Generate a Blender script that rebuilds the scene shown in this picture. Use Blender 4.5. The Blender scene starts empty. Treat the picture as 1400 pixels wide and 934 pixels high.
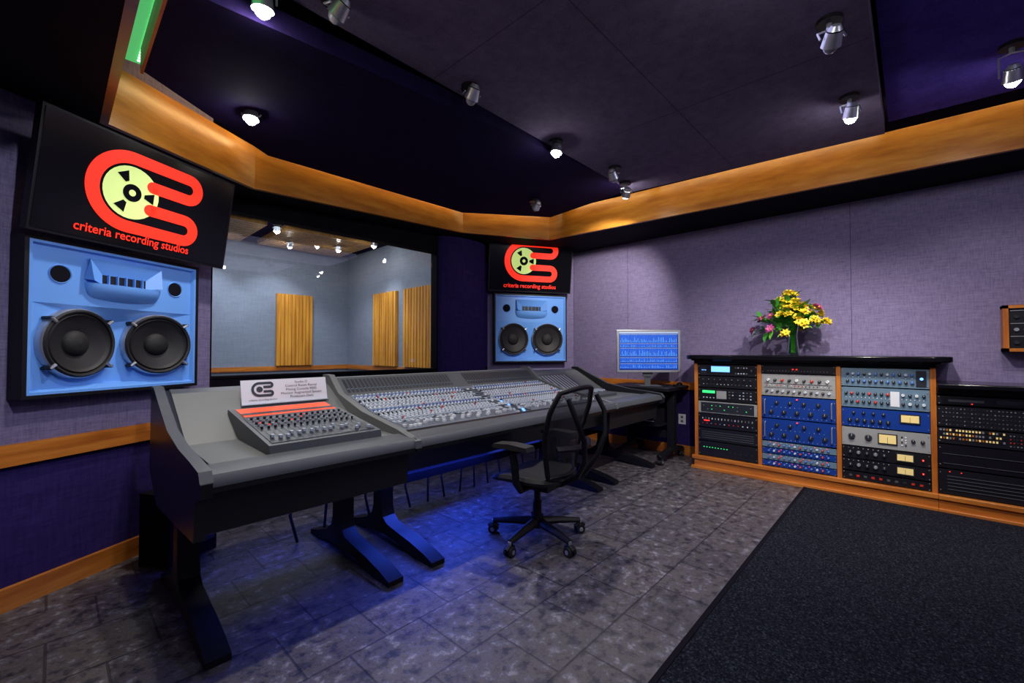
import bpy, bmesh, math, random
from mathutils import Vector, Matrix
random.seed(7)
R=math.radians
S=bpy.context.scene
try:
    S.view_settings.view_transform='Standard'
    S.view_settings.look='None'
except Exception as e: print(e)

# ------------------------------------------------------------ materials
MATS={}
def mat(name,col=(.5,.5,.5),rough=.5,metal=0,emit=None,es=1,spec=None,alpha=None):
    if name in MATS: return MATS[name]
    m=bpy.data.materials.new(name); m.use_nodes=True
    b=m.node_tree.nodes['Principled BSDF']
    b.inputs['Base Color'].default_value=(*col,1); b.inputs['Roughness'].default_value=rough
    b.inputs['Metallic'].default_value=metal
    if spec is not None: b.inputs['Specular IOR Level'].default_value=spec
    if emit: b.inputs['Emission Color'].default_value=(*emit,1); b.inputs['Emission Strength'].default_value=es
    MATS[name]=m; return m
def nodes(m): return m.node_tree.nodes,m.node_tree.links,m.node_tree.nodes['Principled BSDF']
def coords(m,scale=(1,1,1),rot=(0,0,0)):
    n,l,b=nodes(m)
    g=n.new('ShaderNodeNewGeometry'); mp=n.new('ShaderNodeMapping')
    mp.inputs['Scale'].default_value=scale; mp.inputs['Rotation'].default_value=rot
    l.new(g.outputs['Position'],mp.inputs['Vector']); return mp.outputs['Vector']
def ramp(m,fac,stops):
    n,l,b=nodes(m); r=n.new('ShaderNodeValToRGB'); e=r.color_ramp.elements
    e[0].position=stops[0][0]; e[0].color=(*stops[0][1],1)
    e[1].position=stops[-1][0]; e[1].color=(*stops[-1][1],1)
    for p,c in stops[1:-1]:
        x=e.new(p); x.color=(*c,1)
    l.new(fac,r.inputs['Fac']); return r.outputs['Color']
def noise(m,vec,scale,detail=3,rough=.5):
    n,l,b=nodes(m); t=n.new('ShaderNodeTexNoise'); t.inputs['Scale'].default_value=scale
    t.inputs['Detail'].default_value=detail; t.inputs['Roughness'].default_value=rough
    l.new(vec,t.inputs['Vector']); return t.outputs['Fac']
def bump(m,h,strength=.3,dist=.01):
    n,l,b=nodes(m); t=n.new('ShaderNodeBump'); t.inputs['Strength'].default_value=strength
    t.inputs['Distance'].default_value=dist; l.new(h,t.inputs['Height']); l.new(t.outputs['Normal'],b.inputs['Normal'])
def fabric(name,c1,c2,sc=60,rough=.95):
    m=mat(name,c1,rough,spec=.1); n,l,b=nodes(m)
    v1=coords(m,(sc*.12,sc*.12,sc*1.2)); v2=coords(m,(sc*1.2,sc*1.2,sc*.12))
    a=noise(m,v1,1,3,.7); c=noise(m,v2,1,3,.7)
    mx=n.new('ShaderNodeMath'); mx.operation='ADD'; l.new(a,mx.inputs[0]); l.new(c,mx.inputs[1])
    hf=n.new('ShaderNodeMath'); hf.operation='MULTIPLY'; hf.inputs[1].default_value=.5; l.new(mx.outputs[0],hf.inputs[0])
    l.new(ramp(m,hf.outputs[0],[(.36,c1),(.64,c2)]),b.inputs['Base Color']); bump(m,hf.outputs[0],.15,.003)
    return m
def wood(name,c1,c2,c3,scale=(1.2,1.2,14),rough=.32):
    m=mat(name,c2,rough); n,l,b=nodes(m)
    v=coords(m,scale); a=noise(m,v,1.6,5,.6)
    l.new(ramp(m,a,[(.3,c1),(.5,c2),(.7,c3)]),b.inputs['Base Color']); return m
WALLF=fabric('lavender_fabric',(.145,.120,.235),(.260,.222,.385),100)
WALLD=fabric('dark_purple_fabric',(.020,.012,.080),(.036,.022,.13))
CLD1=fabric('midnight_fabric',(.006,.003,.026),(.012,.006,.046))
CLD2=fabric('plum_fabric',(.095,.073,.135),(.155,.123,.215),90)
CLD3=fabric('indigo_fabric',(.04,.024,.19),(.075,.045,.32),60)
BLK=mat('black_satin',(.006,.006,.009),.45,spec=.3)
BLKM=mat('black_matte',(.005,.004,.009),.85,spec=.12)
GLOSS=mat('gloss_black',(.004,.004,.006),.15,spec=.3)
CHERRY=wood('cherry_wood',(.32,.085,.012),(.48,.15,.022),(.62,.23,.04))
BANDW=wood('honey_cherry_wood',(.30,.105,.012),(.43,.17,.022),(.54,.25,.04),(1.6,1.6,9),.28)
CHERRYV=wood('cherry_wood_upright',(.30,.08,.012),(.45,.135,.02),(.57,.2,.035),(14,14,1.2))
SLAT=wood('slat_wood',(.40,.15,.018),(.66,.29,.035),(.85,.43,.07),(9,9,.6))
SLATC=wood('ceiling_slat_wood',(.20,.10,.03),(.32,.17,.05),(.42,.25,.09),(9,9,.6))
SILV=mat('brushed_silver',(.6,.62,.66),.3,.9)
ALU=mat('aluminium',(.50,.52,.57),.35,.7)
LBLUE=mat('speaker_blue',(.15,.38,.92),.38)
CGREY=mat('console_grey',(.070,.078,.090),.42)
CGREYL=mat('console_light_grey',(.125,.135,.140),.5)
CDARK=mat('console_dark',(.012,.013,.017),.35)
PANEL=mat('channel_panel',(.11,.13,.17),.5)
KNOB=mat('knob_pale',(.52,.60,.70),.35)
KNOBB=mat('knob_blue',(.06,.16,.5),.35)
KNOBD=mat('knob_dark',(.02,.023,.032),.35)
KNOBR=mat('knob_red',(.5,.03,.02),.35)
WHITE=mat('white_plastic',(.72,.75,.80),.4)
CARD=mat('card_white',(.62,.64,.72),.5)
ORANGE=mat('orange_display',(.9,.08,.02),.4,emit=(1,.07,.01),es=.4)
LRED=mat('led_red',(.8,.02,.02),.4,emit=(1,.03,.02),es=2)
LGRN=mat('led_green',(.02,.5,.1),.4,emit=(.05,1,.25),es=1.0)
LYEL=mat('meter_yellow',(.75,.6,.25),.4,emit=(1,.72,.25),es=.2)
LBLU=mat('led_blue',(.1,.3,1),.4,emit=(.15,.4,1),es=2)
MBLUE=mat('module_blue',(.006,.04,.26),.35)
MGREY=mat('module_grey_blue',(.12,.20,.28),.4)
MSILV=mat('module_silver',(.40,.41,.41),.35,.3)
MBLK=mat('module_black',(.008,.008,.012),.35)
RUBBER=mat('rubber',(.008,.008,.010),.7)
CONE=mat('speaker_cone',(.012,.011,.014),.6)
SRED=mat('screen_red',(.6,.02,.01),.4,emit=(1,.026,.008),es=.95)
SYEL=mat('screen_yellow',(.5,.6,.25),.4,emit=(.56,.72,.20),es=.75)
BULB=mat('bulb_glow',(1,1,1),.3,emit=(1,.98,.90),es=140)
BULBOFF=mat('bulb_unlit',(.25,.25,.3),.2)
GRNLED=mat('green_led_diffuser',(.05,.5,.12),.5,emit=(.07,.42,.13),es=1.0)
GRNDOT=mat('green_led_dots',(.3,1,.4),.5,emit=(.45,1,.5),es=4)
SCR0=mat('workstation_background',(.01,.02,.12),.3,emit=(.006,.022,.20),es=.9)
SCR1=mat('workstation_track',(.02,.1,.5),.3,emit=(.015,.11,.66),es=.8)
SCR2=mat('workstation_clip',(.1,.4,.9),.3,emit=(.2,.5,.9),es=.8)
SCR3=mat('workstation_toolbar',(.3,.4,.6),.3,emit=(.3,.42,.65),es=.7)

TILE=mat('slate_tile',(.1,.1,.12),.38); n,l,b=nodes(TILE)
v=coords(TILE,(1,1,1)); br=n.new('ShaderNodeTexBrick'); br.offset=0.5; br.squash=1
br.inputs['Scale'].default_value=1; br.inputs['Brick Width'].default_value=.34; br.inputs['Row Height'].default_value=.34
br.inputs['Mortar Size'].default_value=.005; br.inputs['Mortar Smooth'].default_value=.2
br.inputs['Color1'].default_value=(.76,.75,.78,1); br.inputs['Color2'].default_value=(1.05,1.02,1,1); br.inputs['Mortar'].default_value=(.36,.36,.42,1)
l.new(v,br.inputs['Vector'])
a=noise(TILE,v,15,8,.74); c=ramp(TILE,a,[(.38,(.018,.021,.036)),(.45,(.062,.062,.080)),(.50,(.130,.108,.100)),(.54,(.075,.080,.105)),(.64,(.29,.28,.31))])
mx=n.new('ShaderNodeMix'); mx.data_type='RGBA'; mx.blend_type='MULTIPLY'; mx.inputs['Factor'].default_value=1
l.new(c,mx.inputs[6]); l.new(br.outputs['Color'],mx.inputs[7]); l.new(mx.outputs[2],b.inputs['Base Color'])
iv=n.new('ShaderNodeMath'); iv.operation='SUBTRACT'; l.new(a,iv.inputs[0]); l.new(br.outputs['Fac'],iv.inputs[1]); bump(TILE,iv.outputs[0],.7,.010)
RUG=mat('charcoal_carpet',(.02,.02,.025),.95,spec=.08); n,l,b=nodes(RUG)
v=coords(RUG); a=noise(RUG,v,95,4,.85); l.new(ramp(RUG,a,[(.38,(.002,.002,.005)),(.55,(.016,.019,.030)),(.70,(.11,.12,.16))]),b.inputs['Base Color']); bump(RUG,a,.9,.01)
LWALL=fabric('live_room_fabric',(.20,.235,.31),(.26,.30,.38),40)
GLASS=bpy.data.materials.new('window_glass'); GLASS.use_nodes=True; nt=GLASS.node_tree; nt.nodes.clear()
o=nt.nodes.new('ShaderNodeOutputMaterial'); mi=nt.nodes.new('ShaderNodeMixShader'); tr=nt.nodes.new('ShaderNodeBsdfTransparent'); gl=nt.nodes.new('ShaderNodeBsdfGlossy')
tr.inputs[0].default_value=(.92,.94,.97,1); gl.inputs['Roughness'].default_value=.0; fr=nt.nodes.new('ShaderNodeFresnel'); fr.inputs[0].default_value=1.5
nt.links.new(fr.outputs[0],mi.inputs[0]); nt.links.new(tr.outputs[0],mi.inputs[1]); nt.links.new(gl.outputs[0],mi.inputs[2]); nt.links.new(mi.outputs[0],o.inputs[0])
VGLASS=bpy.data.materials.new('vase_glass'); VGLASS.use_nodes=True; nt=VGLASS.node_tree; nt.nodes.clear()
o=nt.nodes.new('ShaderNodeOutputMaterial'); mi=nt.nodes.new('ShaderNodeMixShader'); tr=nt.nodes.new('ShaderNodeBsdfTransparent'); gl=nt.nodes.new('ShaderNodeBsdfGlossy')
tr.inputs[0].default_value=(.78,.92,.76,1); gl.inputs['Roughness'].default_value=.03; lw=nt.nodes.new('ShaderNodeLayerWeight'); lw.inputs[0].default_value=.35
nt.links.new(lw.outputs[1],mi.inputs[0]); nt.links.new(tr.outputs[0],mi.inputs[1]); nt.links.new(gl.outputs[0],mi.inputs[2]); nt.links.new(mi.outputs[0],o.inputs[0])
MESHF=bpy.data.materials.new('chair_mesh'); MESHF.use_nodes=True; nt=MESHF.node_tree; b=nt.nodes['Principled BSDF']
b.inputs['Base Color'].default_value=(.02,.02,.028,1); b.inputs['Roughness'].default_value=.7; b.inputs['Alpha'].default_value=.74

# ------------------------------------------------------------ mesh builder
class MB:
    def __init__(s): s.v=[];s.f=[];s.m=[];s.mats=[];s.M=Matrix.Identity(4)
    def mi(s,m):
        if m not in s.mats: s.mats.append(m)
        return s.mats.index(m)
    def add(s,vs,fs,m):
        k=len(s.v); s.v+=[tuple(s.M@Vector(p)) for p in vs]; i=s.mi(m)
        for f in fs: s.f.append([k+q for q in f]); s.m.append(i)
    def box(s,x0,x1,y0,y1,z0,z1,m):
        s.add([(x,y,z) for x in(x0,x1) for y in(y0,y1) for z in(z0,z1)],[(0,1,3,2),(4,6,7,5),(0,4,5,1),(2,3,7,6),(0,2,6,4),(1,5,7,3)],m)
    def cyl(s,p0,p1,r0,m,r1=None,n=12,caps=True):
        p0=Vector(p0);p1=Vector(p1);r1=r0 if r1 is None else r1
        d=(p1-p0).normalized(); a=d.orthogonal().normalized(); b=d.cross(a)
        vs=[];fs=[]
        for p,r in((p0,r0),(p1,r1)):
            for i in range(n):
                t=2*math.pi*i/n; vs.append(p+a*r*math.cos(t)+b*r*math.sin(t))
        fs=[(i,(i+1)%n,n+(i+1)%n,n+i) for i in range(n)]
        if caps: fs+=[tuple(range(n)),tuple(range(n,2*n))]
        s.add(vs,fs,m)
    def tube(s,pts,r,m,n=8,closed=False,flat=1.0):
        pts=[Vector(p) for p in pts]; N=len(pts); vs=[];fs=[]
        rr=r if isinstance(r,(list,tuple)) else [r]*N
        pa=None
        for i,p in enumerate(pts):
            if closed: d=pts[(i+1)%N]-pts[i-1]
            else: d=pts[min(i+1,N-1)]-pts[max(i-1,0)]
            d.normalize()
            a=(pa-d*pa.dot(d)).normalized() if pa is not None else d.orthogonal().normalized()
            pa=a; b=d.cross(a)
            for k in range(n):
                t=2*math.pi*k/n; vs.append(p+a*rr[i]*math.cos(t)+b*rr[i]*math.sin(t)*flat)
        for i in range(N if closed else N-1):
            j=(i+1)%N
            for k in range(n):
                fs.append((i*n+k,i*n+(k+1)%n,j*n+(k+1)%n,j*n+k))
        if not closed: fs+=[tuple(range(n)),tuple(range((N-1)*n,N*n))]
        s.add(vs,fs,m)
    def prism(s,poly,x0,x1,m,axis='x'):
        n=len(poly)
        def P(a,q):
            return (a,q[0],q[1]) if axis=='x' else ((q[0],a,q[1]) if axis=='y' else (q[0],q[1],a))
        vs=[P(x0,q) for q in poly]+[P(x1,q) for q in poly]
        s.add(vs,[(i,(i+1)%n,n+(i+1)%n,n+i) for i in range(n)]+[tuple(range(n)),tuple(range(n,2*n))],m)
    def lathe(s,prof,c,m,n=24,axis='z'):
        vs=[];fs=[]
        for r,h in prof:
            for i in range(n):
                t=2*math.pi*i/n
                if axis=='z': vs.append((c[0]+r*math.cos(t),c[1]+r*math.sin(t),c[2]+h))
                else: vs.append((c[0]+r*math.cos(t),c[1]+h,c[2]+r*math.sin(t)))
        for j in range(len(prof)-1):
            for i in range(n): fs.append((j*n+i,j*n+(i+1)%n,(j+1)*n+(i+1)%n,(j+1)*n+i))
        s.add(vs,fs,m)
    def strip(s,pts,w,y,m):
        N=len(pts);vs=[]
        for i,p in enumerate(pts):
            a=pts[max(i-1,0)];b=pts[min(i+1,N-1)]
            dx,dz=b[0]-a[0],b[1]-a[1];L=math.hypot(dx,dz);nx,nz=-dz/L,dx/L
            vs+=[(p[0]+nx*w/2,y,p[1]+nz*w/2),(p[0]-nx*w/2,y,p[1]-nz*w/2)]
        s.add(vs,[(2*i,2*i+1,2*i+3,2*i+2) for i in range(N-1)],m)
    def disc(s,c,r,y,m,n=32):
        s.add([(c[0]+r*math.cos(2*math.pi*i/n),y,c[1]+r*math.sin(2*math.pi*i/n)) for i in range(n)],[tuple(range(n))],m)
    def text(s,t,size,loc,m,M=None,bold=0,sx=1):
        cu=bpy.data.curves.new('t','FONT'); cu.body=t; cu.size=size; cu.align_x='CENTER'; cu.offset=bold; cu.resolution_u=3
        ob=bpy.data.objects.new('t',cu); S.collection.objects.link(ob); bpy.context.view_layer.update()
        me=bpy.data.meshes.new_from_object(ob.evaluated_get(bpy.context.evaluated_depsgraph_get()))
        T=Matrix.Translation(loc)@(M if M else Matrix.Rotation(R(90),4,'X'))@Matrix.Diagonal((sx,1,1,1))
        s.add([T@v.co for v in me.vertices],[tuple(p.vertices) for p in me.polygons],m)
        bpy.data.objects.remove(ob); bpy.data.curves.remove(cu); bpy.data.meshes.remove(me)
    def build(s,name,parent=None,bevel=0,recalc=True,basis=None):
        vs=[Vector(v) for v in s.v]
        if basis is None:
            mn=[min(v[i] for v in vs) for i in range(3)]; mxx=[max(v[i] for v in vs) for i in range(3)]
            basis=Matrix.Translation(((mn[0]+mxx[0])/2,(mn[1]+mxx[1])/2,mn[2]))
        inv=basis.inverted(); vs=[inv@v for v in vs]
        me=bpy.data.meshes.new(name); me.from_pydata(vs,[],s.f)
        for m in s.mats: me.materials.append(m)
        me.polygons.foreach_set('material_index',s.m)
        if recalc:
            bm=bmesh.new(); bm.from_mesh(me); bmesh.ops.recalc_face_normals(bm,faces=bm.faces); bm.to_mesh(me); bm.free()
        me.polygons.foreach_set('use_smooth',[True]*len(me.polygons))
        me.set_sharp_from_angle(angle=R(38))
        ob=bpy.data.objects.new(name,me); S.collection.objects.link(ob)
        if parent:
            ob.parent=parent; ob.matrix_parent_inverse=Matrix.Identity(4); ob.matrix_basis=parent.matrix_basis.inverted()@basis
        else: ob.matrix_basis=basis
        if bevel:
            bv=ob.modifiers.new('bevel','BEVEL'); bv.width=bevel; bv.segments=2; bv.limit_method='ANGLE'; bv.angle_limit=R(40)
        return ob
def frame(origin,xdir):
    x=Vector((xdir[0],xdir[1],0)).normalized(); y=Vector((-x.y,x.x,0))
    return Matrix((( x.x,y.x,0,origin[0]),(x.y,y.y,0,origin[1]),(0,0,1,origin[2]),(0,0,0,1)))

# ------------------------------------------------------------ shell
C30,S30=.866,.5
m=MB(); m.box(-.9,5.35,-2.3,4.3,-.1,0,TILE); m.build('floor')
m=MB(); m.box(-.9,5.35,-2.3,4.4,3.2,3.3,CLD1); m.build('ceiling')
m=MB(); m.box(1.2,4.66,-2.2,.73,.001,.014,RUG); m.box(1.2,4.66,.712,.735,.001,.017,BLKM); m.build('area_rug')
RAILZ=(.69,.795)
m=MB(); m.box(5.2,5.3,-2.3,3.61,.85,3.2,WALLF); m.box(5.205,5.3,-2.3,3.61,0,.86,WALLD)
for y in (2.75,.42,-1.2): m.box(5.1985,5.2,y-.0015,y+.0015,.87,2.68,WALLD)
m.build('wall_right')
m=MB(); m.box(5.175,5.2,-2.3,3.6,.78,.87,CHERRY); m.build('trim_1')
m=MB(); m.box(5.18,5.205,-2.3,3.6,0,.11,CHERRY); m.build('baseboard_right')
RC=frame((3.95,4.333,0),(C30,-S30))
m=MB(); m.M=RC; L=1.44
m.box(0,L,0,.1,.9,3.2,WALLF); m.box(0,L,0,.1,0,.9,WALLD); m.build('wall_front_right',basis=RC)
LC=frame((-.1,3.218,0),(C30,S30))
m=MB(); m.M=LC; m.box(-.85,1.02,0,.1,.795,3.2,WALLF); m.box(-.85,1.02,.006,.1,0,.795,WALLD); m.build('wall_front_left',basis=LC)
m=MB(); m.M=LC; m.box(-.85,1.02,-.022,0,*RAILZ,CHERRY); m.build('trim_2',basis=LC)
m=MB(); m.M=LC; m.box(-.85,1.02,-.02,.006,0,.11,CHERRY); m.build('baseboard_front_left',basis=LC)
m=MB(); m.box(-.9,-.8,-2.3,2.9,0,3.2,WALLF); m.build('wall_left')
m=MB(); m.box(-.9,5.3,-2.4,-2.3,0,3.2,WALLF); m.build('wall_back')
WR=3.17
m=MB()
m.box(.70,4.02,4.2,4.32,0,1.03,BLKM); m.box(.70,4.02,4.2,4.32,2.44,3.2,BLKM); m.box(WR,4.02,4.2,4.32,1.03,2.44,WALLD)
m.box(.70,.80,3.76,4.32,0,3.2,BLKM)
m.build('wall_front')
m=MB(); 
m.box(.80,WR,4.19,4.30,1.015,1.035,BLKM); m.box(.80,WR,4.19,4.30,2.43,2.45,BLKM); m.box(WR-.01,WR+.01,4.19,4.30,1.02,2.45,BLKM)
m.add([(.8,4.24,1.03),(WR-.005,4.24,1.03),(WR-.005,4.24,2.44),(.8,4.24,2.44)],[(0,1,2,3)],GLASS)
m.build('window_1')
m=MB(); pts=[]
for i in range(9):
    t=math.pi*i/8; pts.append((3.57-.38*math.cos(t),4.2-.16*math.sin(t)))
m.prism(pts,0,2.64,WALLD,axis='z'); m.build('wall_front_column')

# ------------------------------------------------------------ live room
m=MB(); m.box(-.6,4.0,4.32,8.1,-.1,0,TILE); m.build('floor_live_room')
m=MB(); m.box(-.6,4.0,8.0,8.1,0,3.1,LWALL); m.build('wall_live_room_back')
m=MB(); m.box(-.6,3.9,7.975,8.0,.90,.975,CHERRY); m.build('trim_4')
m=MB(); m.box(3.9,4.0,4.32,8.0,0,3.1,LWALL); m.build('wall_live_room_right')
m=MB(); m.box(3.875,3.9,4.33,7.97,.90,.975,CHERRY); m.build('trim_5')
m=MB(); m.box(-.7,-.6,4.32,8.1,0,3.1,LWALL); m.build('wall_live_room_left')
m=MB(); m.box(-.7,4.0,4.32,8.1,3.05,3.15,CLD1); m.build('ceiling_live_room')
def slatpanel(box,n,axis,name='wooden_diffuser_panel',W=None):
    m=MB(); x0,x1,y0,y1,z0,z1=box; W=W or SLAT
    m.box(*box,W)
    for i in range(n):
        if axis=='x':
            w=(x1-x0)/n; m.box(x0+i*w+.1*w,x0+(i+1)*w-.1*w,y0-.02,y0,z0,z1,W)
        elif axis=='y':
            w=(y1-y0)/n; m.box(x0-.02,x0,y0+i*w+.1*w,y0+(i+1)*w-.1*w,z0,z1,W)
        else:
            w=(y1-y0)/n; m.box(x0,x1,y0+i*w+.18*w,y0+(i+1)*w-.18*w,z0-.03,z0,W)
    return m.build(name)
slatpanel((2.62,3.22,7.96,7.998,.985,2.23),10,'x')
slatpanel((3.86,3.898,6.2,6.93,.985,2.23),10,'y')
slatpanel((3.86,3.898,5.2,5.98,.985,2.23),10,'y')
for b in ((.5,1.85,4.9,6.2,3.0,3.05),(.7,2.0,6.45,7.75,3.0,3.05),(2.25,3.6,6.45,7.75,3.0,3.05),(2.1,3.5,4.9,6.2,3.0,3.05)):
    slatpanel(b,14,'z','wooden_ceiling_slats',SLATC)

# ------------------------------------------------------------ soffit, band, clouds
D=(.158,-2.3,2.48);A0=(.158,3.20,2.48);A1=(1.083,3.886,2.55);A2=(3.37,3.98,2.67);B2=(4.37,3.41,2.67);B4=(4.78,-2.3,2.67)
O0=(-.8,-2.3,2.48);O1=(-.8,2.81,2.48);O2=(.79,3.78,2.55);O2b=(.79,4.2,2.55);O3=(3.97,4.22,2.67);O4=(5.2,3.6,2.67);O5=(5.2,-2.3,2.67)
m=MB()
vs=[D,A0,A1,A2,B2,B4,O0,O1,O2,O2b,O3,O4,O5]
fs=[(0,1,7,6),(1,2,8,7),(2,9,8),(2,3,10,9),(3,4,11,10),(4,5,12,11)]
m.add(vs,fs,BLKM); m.add([(x,y,z+.03) for x,y,z in vs],fs,BLKM)
m.build('ceiling_soffit')
m=MB(); H=.34
line=[D,A0,A1,A2,B2,B4]
for p,q in zip(line[:-1],line[1:]):
    d=Vector((q[0]-p[0],q[1]-p[1])).normalized(); nrm=Vector((d.y,-d.x))
    t=.035
    a=[(p[0],p[1],p[2]),(q[0],q[1],q[2]),(q[0]+nrm.x*t,q[1]+nrm.y*t,q[2]),(p[0]+nrm.x*t,p[1]+nrm.y*t,p[2])]
    m.add(a+[(x,y,z+H) for x,y,z in a],[(0,1,2,3),(4,7,6,5),(0,4,5,1),(1,5,6,2),(2,6,7,3),(3,7,4,0)],BANDW)
m.build('trim_3')
def slab(pts,th,mt):
    m=MB(); n=len(pts); c=[sum(p[i] for p in pts)/n for i in range(3)]
    vs=pts+[(x,y,z+th) for x,y,z in pts]+[c,(c[0],c[1],c[2]+th)]
    fs=[(i,(i+1)%n,2*n) for i in range(n)]+[(n+i,n+(i+1)%n,2*n+1) for i in range(n)]+[(i,(i+1)%n,n+(i+1)%n,n+i) for i in range(n)]
    m.add(vs,fs,mt); return m
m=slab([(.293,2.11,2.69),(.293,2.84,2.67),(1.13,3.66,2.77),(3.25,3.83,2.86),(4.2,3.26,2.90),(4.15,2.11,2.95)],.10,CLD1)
m.add([(.285,1.8,2.66),(.285,2.845,2.655),(.285,2.845,2.78),(.285,1.8,2.79),(.297,1.8,2.66),(.297,2.845,2.655),(.297,2.845,2.78),(.297,1.8,2.79)],[(0,1,2,3),(4,5,6,7),(0,1,5,4),(3,2,6,7),(1,2,6,5),(0,3,7,4)],CHERRY)
m.box(1,3.8,2.5,3.3,2.95,3.2,CLD1)
m.build('ceiling_cloud')
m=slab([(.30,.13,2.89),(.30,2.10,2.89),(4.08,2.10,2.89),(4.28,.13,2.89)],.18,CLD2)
SEAM=mat('seam_dark',(.03,.022,.05),.9)
for k in (1.55,2.9): m.box(k-.0015,k+.0015,.14,2.09,2.889,2.89,SEAM)
m.box(.4,4.1,1.15,1.153,2.889,2.89,SEAM)
m.box(1,3.8,.5,1.8,3.07,3.2,CLD2)
m.build('ceiling_cloud')
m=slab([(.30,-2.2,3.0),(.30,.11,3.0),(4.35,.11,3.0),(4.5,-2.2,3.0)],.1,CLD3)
m.box(1,3.8,-1.8,-.4,3.1,3.2,CLD3)
m.build('ceiling_cloud')
m=MB(); m.box(.195,.46,-.5,3.16,2.86,2.89,GRNLED)
for i in range(95):
    y=.2+i*.031; m.box(.30,.312,y,y+.012,2.855,2.86,GRNDOT)
m.box(.195,.21,-.5,3.1,2.8,2.87,CLD1); m.box(.3,.34,.5,2.6,2.89,3.2,CLD1)
m.build('cove_led_strip')

# ------------------------------------------------------------ speakers
def speaker(origin,xd,w,h):
    m=MB(); BM=frame(origin,xd); m.M=BM
    f=.018; dep=.10
    m.box(-f,w+f,-dep,0,-f,0,BLK); m.box(-f,w+f,-dep,0,h,h+f,BLK); m.box(-f,0,-dep,0,0,h,BLK); m.box(w,w+f,-dep,0,0,h,BLK)
    m.box(0,w,-.008,0,0,h,BLK)
    b=.022; yo=-dep+.002; yi=-dep+.022; yc=-.012; zh=.60*h
    o=[(0,yo,0),(w,yo,0),(w,yo,h),(0,yo,h)]; i1=[(b*.6,yo,b*.6),(w-b*.6,yo,b*.6),(w-b*.6,yo,h-b*.6),(b*.6,yo,h-b*.6)]; i2=[(b,yi,b),(w-b,yi,b),(w-b,yi,h-b),(b,yi,h-b)]
    m.add(o+i1+i2,[(k,(k+1)%4,4+(k+1)%4,4+k) for k in range(4)]+[(4+k,4+(k+1)%4,8+(k+1)%4,8+k) for k in range(4)],LBLUE)
    m.add([(b,yi,zh),(w-b,yi,zh),(w-b,yi,h-b),(b,yi,h-b)],[(0,1,2,3)],LBLUE)
    zc_=.50*h
    m.add([(b,yi,b),(w/2,yc,b+.02),(w/2,yc,zc_),(b,yi,zh),(w-b,yi,b),(w-b,yi,zh)],[(0,1,2,3),(1,4,5,2),(3,2,5)],LBLUE)
    m.add([(b,yi,b),(w/2,yc,b+.02),(w-b,yi,b)],[(0,1,2)],LBLUE)
    for px in (.155,.85):
        m.disc((px*w,.80*h),.050*w,yi-.0015,BLKM,28); m.lathe([(.050*w,-.002),(.054*w,-.006),(.058*w,0)],(px*w,yi,.80*h),LBLUE,28,'y')
    cx=.505*w; hw=.215*w
    zt=.935*h; zm=.80*h
    T=[(cx-hw*1.02,yi-.03,zt),(cx+hw*1.02,yi-.03,zt),(cx+hw*.62,yi-.004,zm+.035*h),(cx-hw*.62,yi-.004,zm+.035*h)]
    m.add(T+[(cx-hw*1.02,yi,zt),(cx+hw*1.02,yi,zt),(cx+hw*.9,yi,zm),(cx-hw*.9,yi,zm)],[(0,1,2,3),(4,5,1,0),(0,3,7,4),(1,5,6,2)],LBLUE)
    for sg in(-1,1):
        m.add([(cx+sg*hw*1.02,yi-.03,zt),(cx+sg*hw*.62,yi-.004,zm+.035*h),(cx+sg*hw*.62,yi-.004,zm-.035*h),(cx+sg*hw*.98,yi-.05,zm-.02*h),(cx+sg*hw*1.06,yi,zm-.01*h)],[(0,1,2,3),(0,3,4)],LBLUE)
    m.box(cx-hw*.62,cx+hw*.62,yi-.003,yi-.001,zm-.04*h,zm+.04*h,CDARK)
    for k in range(-2,3):
        x=cx+k*.24*hw; m.box(x-.0022,x+.0022,yi-.02,yi-.002,zm-.038*h,zm+.038*h,LBLUE)
    vs=[];fs=[];N=20
    for j in range(6):
        a=j/5
        for i in range(N+1):
            t=math.pi*i/N; x=cx-hw*1.06*math.cos(t)*(1-.10*a*a)
            yy=yi-(.055*math.sin(t)**.7)*(1-a**2.5)-.002; z=zm-.035*h-(.085*h*a)-(.035*h*math.sin(t))*a
            vs.append((x,yy,z))
    for j in range(5):
        for i in range(N): fs.append((j*(N+1)+i,j*(N+1)+i+1,(j+1)*(N+1)+i+1,(j+1)*(N+1)+i))
    fs.append(tuple(range(N+1)))
    m.add(vs,fs,LBLUE)
    ang=math.atan2(yc-yi,w/2-b)
    for sg in(-1,1):
        r=.211*w
        M2=BM@Matrix.Translation((w/2+sg*.245*w,yi+(yc-yi)*.48,.335*h))@Matrix.Rotation(-sg*ang,4,'Z')
        m.M=M2; c=(0,0,0)
        m.lathe([(r*1.0,0),(r*1.0,-.040),(r*.95,-.050),(r*.90,-.046),(r*.88,-.034),(r*.84,-.044),(r*.79,-.034),(r*.74,-.030),(r*.50,-.014),(r*.34,-.004)],c,CONE,44,'y')
        m.lathe([(r*.38,-.006),(r*.36,-.014),(r*.31,-.024),(r*.18,-.034),(0.0005,-.038)],c,RUBBER,28,'y')
        m.lathe([(r*1.03,-.001),(r*1.03,-.034),(r*1.0,-.042)],c,ALU,44,'y')
        for a in (40,140,220,320):
            ca,sa=math.cos(R(a)),math.sin(R(a)); q=(ca*r*1.0,sa*r*1.0)
            m.cyl((q[0]-ca*.012,-.052,q[1]-sa*.012),(q[0]+ca*.02,-.052,q[1]+sa*.02),.008,ALU,n=8)
            m.cyl((q[0]+ca*.016,-.056,q[1]+sa*.016),(q[0]+ca*.016,-.004,q[1]+sa*.016),.009,BLK,n=8)
        m.M=BM
    return m.build('studio_monitor_speaker',basis=BM)
speaker(LC@Vector((-.035,-.001,1.03)),(C30,S30),.855,.765)
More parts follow.
